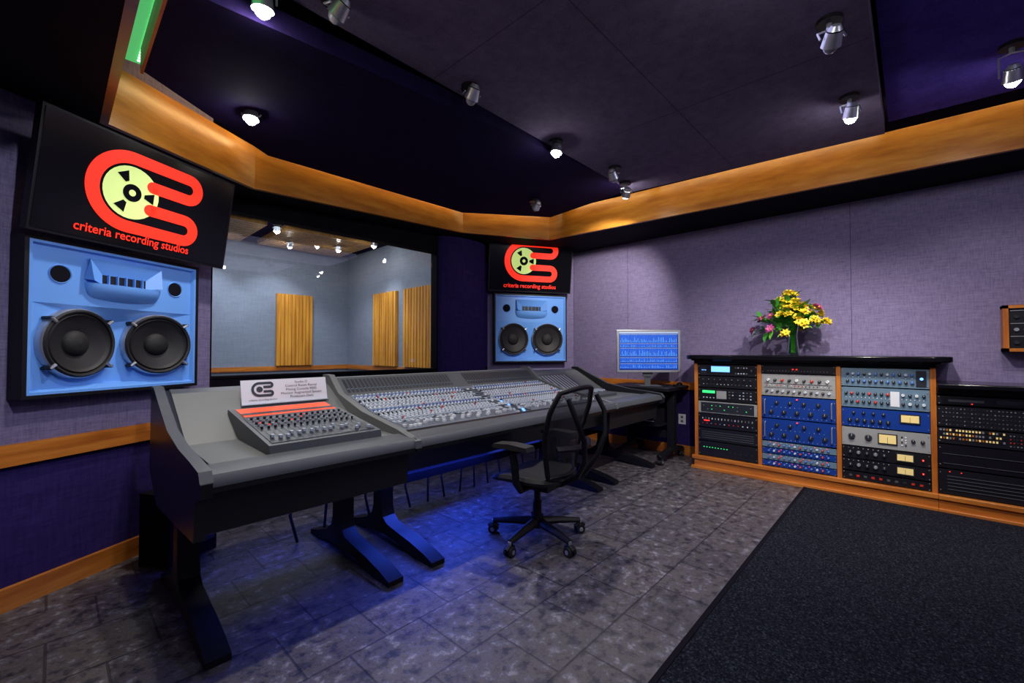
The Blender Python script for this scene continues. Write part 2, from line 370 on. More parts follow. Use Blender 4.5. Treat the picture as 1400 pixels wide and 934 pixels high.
speaker(Vector((5.2-.866*1.21,3.61+.5*1.21,1.10))+Vector((-.5,-.866,0))*.001,(C30,-S30),1.03,.91)

# ------------------------------------------------------------ televisions
def logo(m,ox,oz,s,y):
    P=[]; w=.165; e=1.38
    def arc(cx,cz,rad,a0,a1,n=14): return [(cx+rad*math.cos(R(a0+(a1-a0)*i/n)),cz+rad*math.sin(R(a0+(a1-a0)*i/n))) for i in range(n+1)]
    P+=[(.86,.765)]; P+=arc(e,.92,.155,-90,90); P+=arc(.6,.6,.475,90,270,36); P+=arc(e,.28,.155,-90,90); P+=[(.86,.435)]
    P=[(ox+a*s,oz+b*s) for a,b in P]
    m.disc((ox+.60*s,oz+.6*s),.36*s,y-.0005,SYEL); 
    m.strip(P,w*s,y-.002,SRED)
    for q in (P[0],P[-1]): m.disc(q,w*s/2,y-.002,SRED,16)
    m.disc((ox+.6*s,oz+.6*s),.12*s,y-.0028,GLOSS,24); m.disc((ox+.6*s,oz+.6*s),.045*s,y-.0034,SYEL,16)
    for a in (0,120,240):
        pc=[]
        for rr,dd in ((.16,-9),(.30,-15),(.30,15),(.16,9)):
            pc.append((ox+(.6+rr*math.cos(R(a+dd)))*s,y-.003,oz+(.6+rr*math.sin(R(a+dd)))*s))
        m.add(pc,[(0,1,2,3)],GLOSS)
def tv(origin,xd,w,h,tilt,lx,lz,ls,ts,tx,tz,tsx):
    m=MB(); BM=frame(origin,xd); m.M=BM@Matrix.Rotation(R(tilt),4,'X')
    m.box(0,w,-.045,.0,0,h,BLK); m.box(.012,w-.012,-.048,-.044,.015,h-.012,GLOSS)
    m.box(w*.3,w*.7,0,.03,h*.2,h*.8,BLK)
    logo(m,lx,lz,ls,-.050); m.text('criteria recording studios',ts,(tx,-.052,tz),SRED,bold=ts*.014,sx=tsx)
    m.M=BM; m.box(w*.42,w*.58,.0,.10,h*.3,h*.55,BLK)
    return m.build('wall_television',basis=BM)
tv(LC@Vector((-.085,-.12,1.83)),(C30,S30),1.05,.60,9,.175,.075,.40,.066,.475,.048,.90)
o=Vector((5.2-.866*1.33,3.61+.5*1.33,2.055))+Vector((-.5,-.866,0))*.11
tv(o,(C30,-S30),1.20,.70,8,.19,.125,.49,.080,.59,.058,.93)

# ------------------------------------------------------------ mixing console
def leg(m,x,w=.09):
    poly=[(2.03,0),(2.03,.028),(2.12,.055),(2.26,.082),(2.40,.100),(2.52,.118),(2.570,.15),(2.590,.21),(2.595,.66),(2.69,.66),(2.69,.21),(2.71,.15),(2.78,.10),(2.90,.06),(3.02,.030),(3.02,0),(2.90,0),(2.78,.03),(2.6,.045),(2.45,.04),(2.28,.015),(2.2,0)]
    m.prism(poly,x-w/2,x+w/2,BLK)
m=MB()
X0,X1,X2,X3=.42,1.36,3.50,4.45
main=[(1.975,.70),(1.965,.735),(1.985,.76),(2.12,.772),(2.145,.785),(2.55,.84),(2.88,.93),(3.03,1.05),(3.10,1.05),(3.12,.62),(2.9,.50),(2.14,.55),(2.06,.69)]
m.prism(main,X1,X2,CDARK)
wing=[(1.975,.70),(1.965,.735),(1.985,.76),(2.12,.772),(2.16,.765),(2.62,.775),(3.03,1.00),(3.10,1.02),(3.12,.62),(2.9,.46),(2.10,.50),(2.05,.52),(2.04,.69)]
for a,b in((X0,X1-.01),(X2+.01,X3)): m.prism(wing,a,b,CDARK)
def surf(x0,x1,a,b,m_,lift=.002):
    m.add([(x0,a[0],a[1]+lift),(x1,a[0],a[1]+lift),(x1,b[0],b[1]+lift),(x0,b[0],b[1]+lift)],[(0,1,2,3)],m_)
for a,b in((X0,X1-.01),(X1,X2),(X2+.01,X3)):
    m.prism([(1.958,.725),(1.962,.75),(1.98,.77),(2.12,.782),(2.145,.775),(2.12,.76),(1.985,.73)],a,b,CGREY)
for a,b in((X0+.04,X1-.01),(X2+.01,X3-.04)):
    surf(a,b,(2.14,.768),(2.62,.778),CGREYL); surf(a,b,(2.62,.778),(3.03,1.004),CGREYL)
    surf(a,b,(3.03,1.004),(3.10,1.024),CGREY)
ch=[(1.95,.69),(1.945,.745),(1.975,.785),(2.13,.80),(2.35,.815),(2.62,.86),(2.9,.98),(3.04,1.045),(3.13,1.045),(3.15,.58),(2.9,.44),(2.3,.48),(2.05,.50),(2.03,.66)]
for a in (X0-.035,X3-.0):
    m.prism(ch,a,a+.04,CDARK)
    top=ch[1:9]; nn_=len(top); vs=[(a-.002,y,z+.003) for y,z in top]+[(a+.042,y,z+.003) for y,z in top]
    m.add(vs,[(i,i+1,nn_+i+1,nn_+i) for i in range(nn_-1)],CGREY)
ch2=[(1.955,.72),(1.96,.76),(2.13,.80),(2.55,.865),(2.87,.955),(3.02,1.075),(3.12,1.075),(3.12,.7),(2.4,.66)]
for a in (X1-.02,X2-.02): m.prism(ch2,a,a+.04,CGREYL)
def pt(y):
    seg=[(2.145,.785),(2.55,.84),(2.88,.93),(3.03,1.05)]
    for p,q in zip(seg,seg[1:]):
        if y<=q[0]+1e-6:
            t=(y-p[0])/(q[0]-p[0]); z=p[1]+t*(q[1]-p[1]); d=Vector((0,q[0]-p[0],q[1]-p[1])).normalized(); return z,Vector((0,-d.z,d.y))
surf(X1+.02,X2-.02,(2.15,.786),(2.55,.841),PANEL); surf(X1+.02,X2-.02,(2.55,.841),(2.88,.931),PANEL); surf(X1+.02,X2-.02,(2.88,.931),(3.03,1.051),CGREY)
surf(X1,X2,(3.03,1.051),(3.10,1.052),CGREYL)
nch=64; dx=(X2-X1-.10)/nch
for i in range(nch):
    x=X1+.06+dx*(i+.5)
    if 30<=i<=34:
        for k in range(18):
            y=2.17+k*.038; z,nn=pt(y); 
            m.box(x-.011,x+.011,y-.010,y+.010,z,z+.008,random.choice([KNOBD,WHITE,KNOB,CGREY,LBLU if random.random()<.1 else KNOBD]))
        continue
    if i%8==0:
        surf(x-dx/2-.0015,x-dx/2+.0015,(2.15,.786),(2.55,.841),CDARK,.004); surf(x-dx/2-.0015,x-dx/2+.0015,(2.55,.841),(2.88,.931),CDARK,.004)
    surf(x-.002,x+.002,(2.17,.788),(2.29,.805),BLK,.004)
    y=2.185+random.random()*.08; z,nn=pt(y); m.box(x-.007,x+.007,y-.013,y+.013,z+.002,z+.017,WHITE)
    for k,y in enumerate((2.31,2.328)):
        z,nn=pt(y); m.box(x-.010,x+.008,y-.006,y+.006,z,z+.007,random.choice([WHITE,KNOB,KNOBD,WHITE]))
    for k in range(21):
        y=2.352+k*.0248
        z,nn=pt(y); p=Vector((x+(.004 if k%2 else -.004),y,z))
        mt=[KNOB,WHITE,KNOB,WHITE,KNOB,WHITE,KNOBD,KNOB,WHITE,KNOBB][k%10]
        if random.random()<.02: mt=KNOBR
        m.cyl(p,p+nn*.016,.0080,mt,r1=.0068,n=7)
        if k%2: q=x-.009; m.box(q-.003,q+.003,y-.004,y+.004,z,z+.007,WHITE if random.random()<.8 else KNOBD)
    surf(x-.011,x+.011,(2.90,.947),(3.01,1.035),KNOBD,.004)
    surf(x-.008,x+.008,(2.925,.967),(2.93,.971),MGREY,.006)
mx0,mx1=.70,1.22
m.prism([(2.13,.765),(2.14,.815),(2.80,.915),(2.82,.915),(2.82,.80),(2.5,.765)],mx0-.02,mx1+.02,CGREY)
def s2(x0,x1,t0,t1,mt,l=.002):
    f=lambda t:(2.14+.66*t,.815+.100*t)
    surf(x0,x1,f(t0),f(t1),mt,l)
s2(mx0,mx1,.04,.72,KNOBD,.003); s2(mx0+.01,mx1-.01,.73,.98,ORANGE,.003)
s2(mx0+.01,mx1-.01,.77,.83,KNOBD,.005)
for i in range(16):
    x=mx0+.025+i*.0315
    s2(x-.0015,x+.0015,.06,.36,CGREY,.005)
    y=2.18+random.random()*.12; z=.815+(y-2.14)*.1515; m.box(x-.007,x+.007,y-.010,y+.010,z+.004,z+.018,KNOB)
    for k in range(5):
        y=2.39+k*.042; z=.815+(y-2.14)*.1515; m.cyl((x,y,z),(x,y,z+.015),.0068,ALU if k%2 else KNOBD,n=8)
        m.box(x-.012,x-.006,y+.016,y+.022,z,z+.008,LRED if random.random()<.06 else KNOB)
m.prism([(2.3,.775),(2.3,.80),(2.60,.83),(2.60,.775)],X2+.05,X2+.6,CGREY)
surf(X2+.05,X2+.6,(2.66,.802),(2.98,.978),CGREY,.004)
for i in range(18):
    x=X2+.08+i*.028
    m.box(x-.006,x+.006,2.36+random.random()*.12,2.52,.82,.835,KNOB)
    surf(x-.009,x+.009,(2.70,.824),(2.95,.962),KNOBD if i%2 else KNOB,.007)
for x in (.47,1.27,1.55,3.32,3.60,4.38): leg(m,x)
m.box(.50,4.36,2.66,2.72,.30,.36,BLKM); m.box(1.4,3.46,2.80,3.05,.40,.56,BLKM)
for i in range(18):
    x=1.05+i*.17; m.tube([(x,2.84,.50),(x+.03,2.86,.4),(x-.02+random.random()*.08,2.9,.2),(x+.05,2.92,.012)],.009,RUBBER,6)
m.build('mixing_console')
SB=frame((.76,2.86,.93),(1,0)); m=MB(); m.M=SB@Matrix.Rotation(R(-14),4,'X')
m.box(0,.50,0,.006,0,.145,CARD); m.box(-.004,.504,-.012,.006,-.006,0,ALU)
def arc(cx,cz,rad,a0,a1,n=10): return [(cx+rad*math.cos(R(a0+(a1-a0)*i/n)),cz+rad*math.sin(R(a0+(a1-a0)*i/n))) for i in range(n+1)]
P=[(.86,.77)]+arc(1.34,.92,.15,-90,90)+arc(.6,.6,.47,90,270,24)+arc(1.34,.28,.15,-90,90)+[(.86,.43)]
m.strip([(.05+a*.080,.038+b*.080) for a,b in P],.015,-.002,KNOBD); m.disc((.098,.086),.018,-.002,KNOBD,16)
m.text('criteria recording studios',.015,(.115,-.002,.018),KNOBD)
for k,t in enumerate(('Studio D','Control Room Rental','Mixing Console 9000','Monitor Augmented System','Producers Desk')):
    m.text(t,.022,(.34,-.002,.115-k*.023),KNOBD)
m.build('name_sign')

# ------------------------------------------------------------ office chair
def chair():
    m=MB(); cx,cy=2.22,1.84
    BM=Matrix.Translation((cx,cy,0))@Matrix.Rotation(R(7),4,'Z'); m.M=BM
    for k in range(5):
        a=R(90+72*k+18); c,s=math.cos(a),math.sin(a)
        m.tube([(c*.03,s*.03,.115),(c*.16,s*.16,.105),(c*.31,s*.31,.085)],[.032,.026,.018],BLK,8,flat=.8)
        px,py=c*.31,s*.31
        m.cyl((px,py,.09),(px,py,.05),.012,ALU,n=8)
        for sg in(-1,1):
            q=Vector((px,py,.03)); d=Vector((-s,c,0)); m.cyl(q+d*sg*.008,q+d*sg*.028,.03,RUBBER,n=16)
            m.cyl(q+d*sg*.028,q+d*sg*.030,.014,ALU,n=12)
        m.tube([(px-c*.035,py-s*.035,.045),(px,py,.068),(px+c*.035,py+s*.035,.045)],.014,BLK,6)
    m.cyl((0,0,.08),(0,0,.16),.042,BLK,n=16); m.cyl((0,0,.14),(0,0,.36),.022,BLK,n=12); m.cyl((0,0,.14),(0,0,.25),.03,BLK,n=12)
    m.box(-.10,.10,-.14,.10,.35,.40,BLK)
    N=32
    def ring(sx,sy,z,cyo=0,dip=0):
        o=[]
        for i in range(N):
            t=2*math.pi*i/N; c,s=math.cos(t),math.sin(t)
            x=abs(c)**.55*(1 if c>0 else -1)*sx; y=abs(s)**.55*(1 if s>0 else -1)*sy
            o.append((x,y+cyo,z-(dip*max(0,y/sy)**2)+ .02*(x/sx)**2))
        return o
    rs=[ring(.20,.19,.395,.02,.01),ring(.25,.235,.405,.02,.02),ring(.255,.24,.425,.02,.03),ring(.24,.225,.445,.02,.03),ring(.17,.16,.44,.02,.02)]
    vs=[p for r_ in rs for p in r_]; fs=[(j*N+i,j*N+(i+1)%N,(j+1)*N+(i+1)%N,(j+1)*N+i) for j in range(4) for i in range(N)]
    fs+=[tuple(range(N)),tuple(range(4*N,5*N))]; m.add(vs,fs,RUBBER)
    def bp(u,v):
        wd=.165+.095*math.sin(min(1,v*1.15)*math.pi*.5)-.05*max(0,v-.8)/.2
        x=u*wd
        z=.46+.56*v-.025*(u*u)*(v>.5)
        y=-.235+.03*math.sin(v*math.pi)-.11*v+.05*u*u
        return (x,y,z)
    A,B=12,14
    vs=[bp(-1+2*i/A,j/B) for j in range(B+1) for i in range(A+1)]
    m.add(vs,[(j*(A+1)+i,j*(A+1)+i+1,(j+1)*(A+1)+i+1,(j+1)*(A+1)+i) for j in range(B) for i in range(A)],MESHF)
    loop=[bp(-1,j/B) for j in range(B)]+[bp(-1+2*i/A,1) for i in range(A)]+[bp(1,1-j/B) for j in range(B)]+[bp(1-2*i/A,0) for i in range(A)]
    m.tube(loop,.017,BLK,8,closed=True)
    for sg in(-1,1):
        m.tube([(sg*.19,-.34,.96),(sg*.20,-.39,.86),(sg*.15,-.42,.72),(sg*.08,-.39,.58),(sg*.045,-.32,.47),(sg*.03,-.2,.40),(sg*.03,-.1,.385)],.017,BLK,8)
    m.tube([(-.21,-.27,.66),(-.1,-.325,.655),(0,-.335,.65),(.1,-.325,.655),(.21,-.27,.66)],.022,BLK,8,flat=.5)
    for sg in(-1,1):
        m.tube([(sg*.08,-.03,.38),(sg*.24,-.03,.385),(sg*.285,-.03,.44),(sg*.29,-.02,.56),(sg*.29,0,.645)],[.018,.022,.024,.026,.024],BLK,8)
        m.prism([(-.14,.645),(-.13,.672),(0,.68),(.11,.672),(.13,.655),(.11,.645)],sg*.285-.045,sg*.285+.045,RUBBER)
    return m.build('office_chair',bevel=.004,basis=BM)
chair()

# ------------------------------------------------------------ computer cart, display
m=MB()
m.box(4.54,5.12,1.93,2.70,.80,.835,BLK)
for y in (2.02,2.52):
    m.box(4.80,4.88,y-.04,y+.04,.10,.80,BLK)
    m.tube([(4.50,y,.085),(4.65,y,.11),(4.84,y,.13),(5.02,y,.11),(5.14,y,.085)],.035,BLK,8,flat=.7)
    for x in (4.53,5.10):
        m.cyl((x,y-.03,.035),(x,y-.008,.035),.035,RUBBER,n=16); m.cyl((x,y+.008,.035),(x,y+.03,.035),.035,RUBBER,n=16); m.cyl((x,y,.035),(x,y,.09),.014,ALU,n=8)
        m.cyl((x,y-.032,.035),(x,y+.032,.035),.014,ALU,n=10)
m.box(4.81,4.86,2.02,2.52,.25,.33,BLK); m.box(4.60,5.05,2.1,2.45,.42,.58,BLKM); m.box(4.60,5.05,2.06,2.49,.40,.42,BLK)
for z in (.45,.5,.54): m.box(4.595,4.60,2.12,2.43,z,z+.01,ALU)
m.build('computer_cart',bevel=.005)
w,h=.74,.50; MBs=frame((4.75-.74/2*.66,2.25+.74/2*.75,.99),(.66,-.75))
m=MB(); m.M=MBs
m.box(0,w,0,.035,0,h,ALU)
mon=m.build('computer_monitor',bevel=.006,basis=MBs)
m=MB(); m.M=MBs; sw,sh=w-.06,h-.06
def sr(a,b,c,d,mt,y): m.add([(.03+a*sw,y,.03+c*sh),(.03+b*sw,y,.03+c*sh),(.03+b*sw,y,.03+d*sh),(.03+a*sw,y,.03+d*sh)],[(0,1,2,3)],mt)
sr(0,1,0,1,SCR0,-.001); sr(0,1,.965,1,SCR3,-.002); 
for r_,(c,d) in enumerate(((.72,.93),(.60,.69),(.36,.57),(.20,.32),(.04,.16))):
    sr(.01,.99,d+.004,d+.012,SCR3,-.0018)
    for i in range(36):
        x=.015+i*.027
        sr(x,x+.018,c,d,SCR1,-.002)
        hh=random.uniform(.1,.8); sr(x+.003,x+.008,c+.01,c+.01+(d-c-.02)*hh,SCR2,-.003)
m.build('screen',parent=mon,basis=MBs,recalc=False)
m=MB(); m.M=MBs; m.box(w/2-.06,w/2+.06,.036,.05,-.05,.2,CGREY); m.box(w/2-.035,w/2+.035,.05,.065,-.153,.16,CGREY); m.box(w/2-.12,w/2+.12,-.09,.12,-.154,-.145,CGREY)
m.build('stand',parent=mon,bevel=.003,basis=MBs)
TB=frame((4.86,1.99,.836),(.66,-.75)); m=MB(); m.M=TB; m.box(.0,.10,-.07,.06,0,.018,BLK); m.lathe([(.032,0),(.035,.012),(.028,.028),(.014,.038),(.001,.041)],(.05,-.01,.012),GLOSS,16); m.build('trackball',basis=TB)

# ------------------------------------------------------------ rack cabinets
FX=4.72
YB=[1.72,1.10,.48,-.115,-.78,-1.45,-2.1]
def cabinet(ya,yb,ys,zt):
    m=MB()
    m.box(FX-.02,5.17,yb,ya+.0,0,.10,CHERRY); m.box(FX-.035,5.17,yb,ya+(.02 if ya>1 else 0),.10,.135,CHERRY); m.box(FX-.045,FX-.01,yb,ya+(.025 if ya>1 else 0),0,.03,CHERRY)
    for y in ys: m.box(FX,5.17,max(yb,y-.0175),min(ya,y+.0175),.13,zt,CHERRYV)
    m.box(5.13,5.17,yb,ya,.13,zt,BLKM); m.box(FX,FX+.03,yb,ya,zt-.03,zt,BLK)
    return m.build('equipment_rack_cabinet',bevel=.003)
cab=cabinet(1.72,-.1325,[1.7025,1.10,.48,-.115],1.14)
cab2=cabinet(-.1335,-2.1,[-.78,-1.45,-2.0825],.94)
m=MB()
def rounded(x0,x1,y0,y1,z0,z1,r,mt):
    poly=[(x1,y0),(x1,y1)]
    for i in range(7):
        a=R(90+90*i/6); poly.append((x0+r+r*math.cos(a),y1-r+r*math.sin(a)))
    for i in range(7):
        a=R(180+90*i/6); poly.append((x0+r+r*math.cos(a),y0+r+r*math.sin(a)))
    m.prism(poly,z0,z1,mt,axis='z')
rounded(FX-.10,5.17,-.23,1.80,1.155,1.20,.12,GLOSS); rounded(FX-.05,5.17,-.17,1.76,1.14,1.157,.08,GLOSS)
m.build('countertop',parent=cab,bevel=.012)
m=MB(); m.box(FX-.08,5.17,-2.1,-.135,.955,.995,GLOSS); m.box(FX-.04,5.17,-2.1,-.135,.94,.957,GLOSS)
m.build('countertop_low',parent=cab2,bevel=.012)

def gear(name,bay,z0,z1,base,items):
    m=MB(); yl=YB[bay]-(.038 if bay==0 else .02); yr=YB[bay+1]+(.02 if bay<5 else .04); W=yl-yr
    g=.003; x=FX+.008
    m.box(x,x+.28,yr,yl,z0+g,z1-g,base)
    Y=lambda s: yl-s*W
    H=z1-z0
    for s in(.018,.982):
        for t in(.15,.85): m.cyl((x,Y(s),z0+H*t),(x-.004,Y(s),z0+H*t),.004,ALU,n=6)
    for it in items:
        k=it[0]
        if k=='k':
            _,s0,s1,nx,t0,t1,nz,r,mt=it
            for i in range(nx):
                for j in range(nz):
                    s=s0+(s1-s0)*(i/(nx-1) if nx>1 else 0); t=t0+(t1-t0)*(j/(nz-1) if nz>1 else 0)
                    mm=mt if not isinstance(mt,list) else mt[(i+j)%len(mt)]
                    m.cyl((x,Y(s),z0+H*t),(x-.018,Y(s),z0+H*t),r,mm,r1=r*.8,n=10)
                    m.box(x-.019,x-.018,Y(s)-.0012,Y(s)+.0012,z0+H*t,z0+H*t+r*.8,WHITE if mm!=WHITE else KNOBD)
        elif k=='b':
            _,s0,s1,nx,t0,t1,nz,bw,bh,mt=it
            for i in range(nx):
                for j in range(nz):
                    s=s0+(s1-s0)*(i/(nx-1) if nx>1 else 0); t=t0+(t1-t0)*(j/(nz-1) if nz>1 else 0)
                    mm=mt if not isinstance(mt,list) else random.choice(mt)
                    m.box(x-.005,x,Y(s)-bw/2,Y(s)+bw/2,z0+H*t-bh/2,z0+H*t+bh/2,mm)
        elif k=='r':
            _,s0,s1,t0,t1,mt=it; m.box(x-.004,x,Y(s1),Y(s0),z0+H*t0,z0+H*t1,mt)
        elif k=='h':
            for s in(.05,.95): m.tube([(x,Y(s),z0+H*.15),(x-.03,Y(s),z0+H*.2),(x-.03,Y(s),z0+H*.8),(x,Y(s),z0+H*.85)],.005,ALU,6)
        elif k=='v':
            _,s0,s1,t0,t1=it; m.box(x-.008,x,Y(s1),Y(s0),z0+H*t0,z0+H*t1,KNOBD); m.box(x-.010,x-.007,Y(s1)+.008,Y(s0)-.008,z0+H*t0+.010,z0+H*t1-.008,LYEL)
            c=(Y((s0+s1)/2),z0+H*t0+.008); m.box(x-.0115,x-.010,c[0]-.001,c[0]+.001,c[1],c[1]+H*(t1-t0)*.6,KNOBD)
    return m.build(name,parent=cab2 if bay>=3 else None)
gear('digital_effects_processor',0,.985,1.10,MBLK,[('r',.05,.16,.2,.8,KNOBD),('r',.24,.56,.35,.85,LBLU),('b',.66,.84,5,.25,.75,2,.012,.012,[CGREYL,KNOB]),('k',.92,.92,1,.5,.5,1,.016,KNOBD),('b',.08,.14,3,.5,.5,1,.01,.008,LBLU)])
gear('digital_effects_processor',0,.86,.98,MBLK,[('k',.10,.9,9,.7,.7,1,.010,KNOBD),('b',.1,.9,14,.3,.3,1,.008,.007,[KNOB,CGREY,MGREY])])
gear('digital_delay_unit',0,.72,.855,MBLK,[('r',.08,.3,.60,.80,LGRN),('r',.33,.5,.2,.8,MSILV),('b',.55,.9,7,.3,.75,3,.013,.010,[KNOB,CGREYL,KNOBD]),('b',.1,.28,4,.25,.25,1,.012,.010,KNOB)])
gear('audio_interface',0,.59,.715,MSILV,[('r',.05,.95,.1,.9,KNOBD),('b',.1,.9,12,.35,.65,2,.010,.006,[LGRN,MSILV,KNOBD,KNOBD])])
gear('equalizer_unit',0,.44,.585,MBLK,[('b',.08,.92,16,.65,.8,1,.008,.018,[CGREYL,KNOB,MSILV]),('b',.08,.92,12,.3,.3,1,.010,.010,[KNOBR,WHITE,KNOBR,MGREY]),('r',.1,.2,.46,.53,LRED)])
gear('ventilation_panel',0,.30,.435,MBLK,[('r',.06,.94,.2+.16*i,.24+.16*i,CGREY) for i in range(4)])
gear('power_conditioner',0,.14,.295,MBLK,[('b',.1,.5,9,.6,.6,1,.010,.005,LGRN),('b',.55,.9,5,.4,.4,1,.014,.012,[KNOBD,KNOBR,KNOBD])])
gear('patch_panel',1,1.03,1.11,MBLK,[('b',.45,.5,2,.5,.5,1,.012,.008,LRED),('b',.1,.9,20,.3,.3,1,.005,.005,ALU)])
gear('preamplifier_unit',1,.815,1.025,MSILV,[('k',.08,.92,12,.22,.22,1,.012,[KNOBD,KNOB]),('k',.1,.9,9,.72,.72,1,.014,[WHITE,KNOBD,KNOBR,KNOBD]),('b',.08,.92,18,.48,.48,1,.007,.008,[KNOBD,KNOBR,WHITE]),('r',.04,.96,.56,.57,KNOBD),('r',.04,.96,.38,.39,KNOBD)])
for z in(.60,.385):
    gear('vacuum_tube_equalizer',1,z,z+.21,MBLUE,[('h',),('k',.14,.86,5,.30,.30,1,.021,KNOBD),('k',.22,.78,4,.72,.72,1,.018,KNOBD),('b',.12,.88,14,.10,.10,1,.004,.004,WHITE),('b',.15,.85,12,.52,.52,1,.004,.004,WHITE),('k',.5,.5,1,.9,.9,1,.006,LRED)])
for i in range(4):
    gear('compressor_unit',1,.14+.06*i,.198+.06*i,MGREY if i%2 else MBLUE,[('k',.1,.9,12,.5,.5,1,.010,[KNOBB,KNOB,KNOBR,KNOBB]),('b',.12,.88,11,.8,.8,1,.005,.005,[WHITE,LRED])])
gear('channel_strip_module',2,.94,1.10,MGREY,[('k',.08,.82,12,.3,.3,1,.012,[KNOBD,KNOBB]),('k',.08,.82,12,.68,.68,1,.012,[KNOBD,KNOB,KNOBB]),('r',.86,.97,.1,.9,KNOBD),('k',.92,.92,1,.5,.5,1,.012,LBLU),('b',.08,.82,12,.5,.5,1,.005,.006,WHITE)])
gear('channel_strip_module',2,.76,.935,MGREY,[('k',.06,.55,8,.3,.7,2,.012,[KNOBD,KNOBD,KNOBR]),('r',.58,.68,.15,.85,WHITE),('k',.72,.94,4,.3,.7,2,.012,[KNOBD,WHITE]),('b',.06,.94,20,.5,.5,1,.005,.008,WHITE)])
gear('bus_compressor_unit',2,.595,.755,MBLUE,[('k',.1,.55,6,.35,.35,1,.016,KNOBD),('k',.15,.5,4,.75,.75,1,.012,KNOBD),('v',.68,.90,.38,.85),('b',.1,.55,9,.08,.08,1,.004,.004,WHITE)])
gear('limiting_amplifier',2,.43,.59,MSILV,[('k',.12,.32,2,.5,.5,1,.026,KNOBD),('k',.82,.92,2,.55,.55,1,.014,KNOBD),('v',.43,.65,.25,.8),('b',.70,.74,2,.3,.7,4,.01,.010,[KNOBD,WHITE])])
for i in range(2):
    gear('levelling_amplifier',2,.215+.107*i,.32+.107*i,MBLK,[('k',.1,.5,5,.5,.5,1,.015,[KNOBD,ALU]),('v',.63,.83,.2,.85),('k',.92,.92,1,.5,.5,1,.006,LRED),('b',.08,.55,9,.85,.85,1,.004,.004,WHITE)])
gear('power_conditioner',2,.14,.21,MBLK,[('b',.1,.9,10,.5,.5,1,.02,.016,[CGREY,KNOBD,KNOBR,CGREY])])
for b in (3,4,5):
    gear('disc_player',b,.83,.90,MBLK,[('r',.1,.4,.35,.6,CGREY),('r',.5,.7,.3,.7,KNOBD),('b',.75,.93,5,.5,.5,1,.012,.010,CGREY),('b',.3,.32,1,.2,.2,1,.008,.006,LRED)])
    gear('patch_bay',b,.66,.82,MBLK,[('b',.05,.95,30,.12,.88,5,.007,.007,[ALU,KNOBD,CGREY,KNOBD,CGREYL])])
    gear('patch_bay',b,.53,.655,MBLK,[('b',.03,.55,20,.35,.85,3,.010,.014,[LYEL,CHERRY,ALU,MBLK,LYEL]),('b',.60,.95,14,.2,.8,4,.007,.007,[ALU,KNOBD,KNOBR,CGREY])])
    gear('blank_rack_panel',b,.34,.525,BLKM,[('r',.04,.96,.2,.215,CGREY),('r',.04,.96,.6,.615,CGREY)])
    gear('power_amplifier',b,.14,.335,MBLK,[('r',.08,.92,.2+.13*i,.22+.13*i,CGREY) for i in range(5)]+[('b',.1,.2,2,.9,.9,1,.006,.005,LRED)])

m=MB(); 
y0,y1=-1.15,-.52
m.box(5.06,5.2,y1-.03,y1,1.24,1.60,CHERRYV); m.box(5.06,5.2,y0,y0+.03,1.24,1.60,CHERRYV); m.box(5.06,5.2,y0,y1,1.24,1.265,CHERRY); m.box(5.06,5.2,y0,y1,1.575,1.60,CHERRY)
m.box(5.08,5.2,y0+.03,y1-.03,1.265,1.575,MBLK)
for k in range(3):
    for i in range(10): m.cyl((5.08,y1-.07-i*.05,1.31+k*.1),(5.065,y1-.07-i*.05,1.31+k*.1),.014,ALU if k%2 else KNOBD,n=10)
    m.box(5.075,5.08,y0+.04,y1-.04,1.355+k*.1,1.36+k*.1,ALU)
m.build('wall_mounted_equipment_box')
m=MB(); m.box(5.196,5.2045,2.00,2.085,.36,.48,WHITE)
for z in(.395,.445): m.box(5.193,5.197,2.028,2.058,z-.014,z+.014,CGREYL)
m.build('wall_outlet')

# ------------------------------------------------------------ flowers
m=MB(); vx,vy,vz=4.93,.85,1.201
LEAF=mat('leaf_green',(.04,.24,.03),.5); LEAF2=mat('leaf_light',(.14,.42,.05),.5); PY=mat('petal_yellow',(.85,.62,.03),.5); PP=mat('petal_pink',(.45,.06,.26),.5); STEM=mat('stem_green',(.06,.28,.04),.5)
m.lathe([(.001,.004),(.05,.0),(.055,.02),(.05,.07),(.04,.14),(.038,.20),(.048,.26),(.062,.30),(.059,.30),(.045,.26),(.035,.20),(.037,.14),(.046,.07),(.05,.025),(.001,.02)],(vx,vy,vz),VGLASS,24)
def flower(p,d,r,mt):
    d=d.normalized(); a=d.orthogonal().normalized(); b=d.cross(a)
    for k in range(6):
        t=2*math.pi*k/6; o=a*math.cos(t)+b*math.sin(t); s=a*-math.sin(t)+b*math.cos(t)
        q=[p,p+o*r*.55+s*r*.3+d*r*.35,p+o*r+d*r*.45,p+o*r*.55-s*r*.3+d*r*.35]
        m.add(q,[(0,1,2,3)],mt)
    m.cyl(p,p+d*r*.5,r*.1,STEM if mt==PY else PY,n=5)
def leaf(p,d,L,mt,wf=.19):
    d=d.normalized(); s=d.cross(Vector((0,0,1))); s=s.normalized() if s.length>.1 else Vector((1,0,0)); up=s.cross(d)
    w=L*wf
    q=[p,p+d*L*.3+s*w+up*L*.05,p+d*L*.7+s*w*.8,p+d*L-up*L*.15,p+d*L*.7-s*w*.8,p+d*L*.3-s*w+up*L*.05,p+d*L*.35,p+d*L*.7-up*L*.03]
    m.add(q,[(0,1,6),(1,2,7,6),(2,3,7),(3,4,7),(4,5,6,7),(5,0,6)],mt)
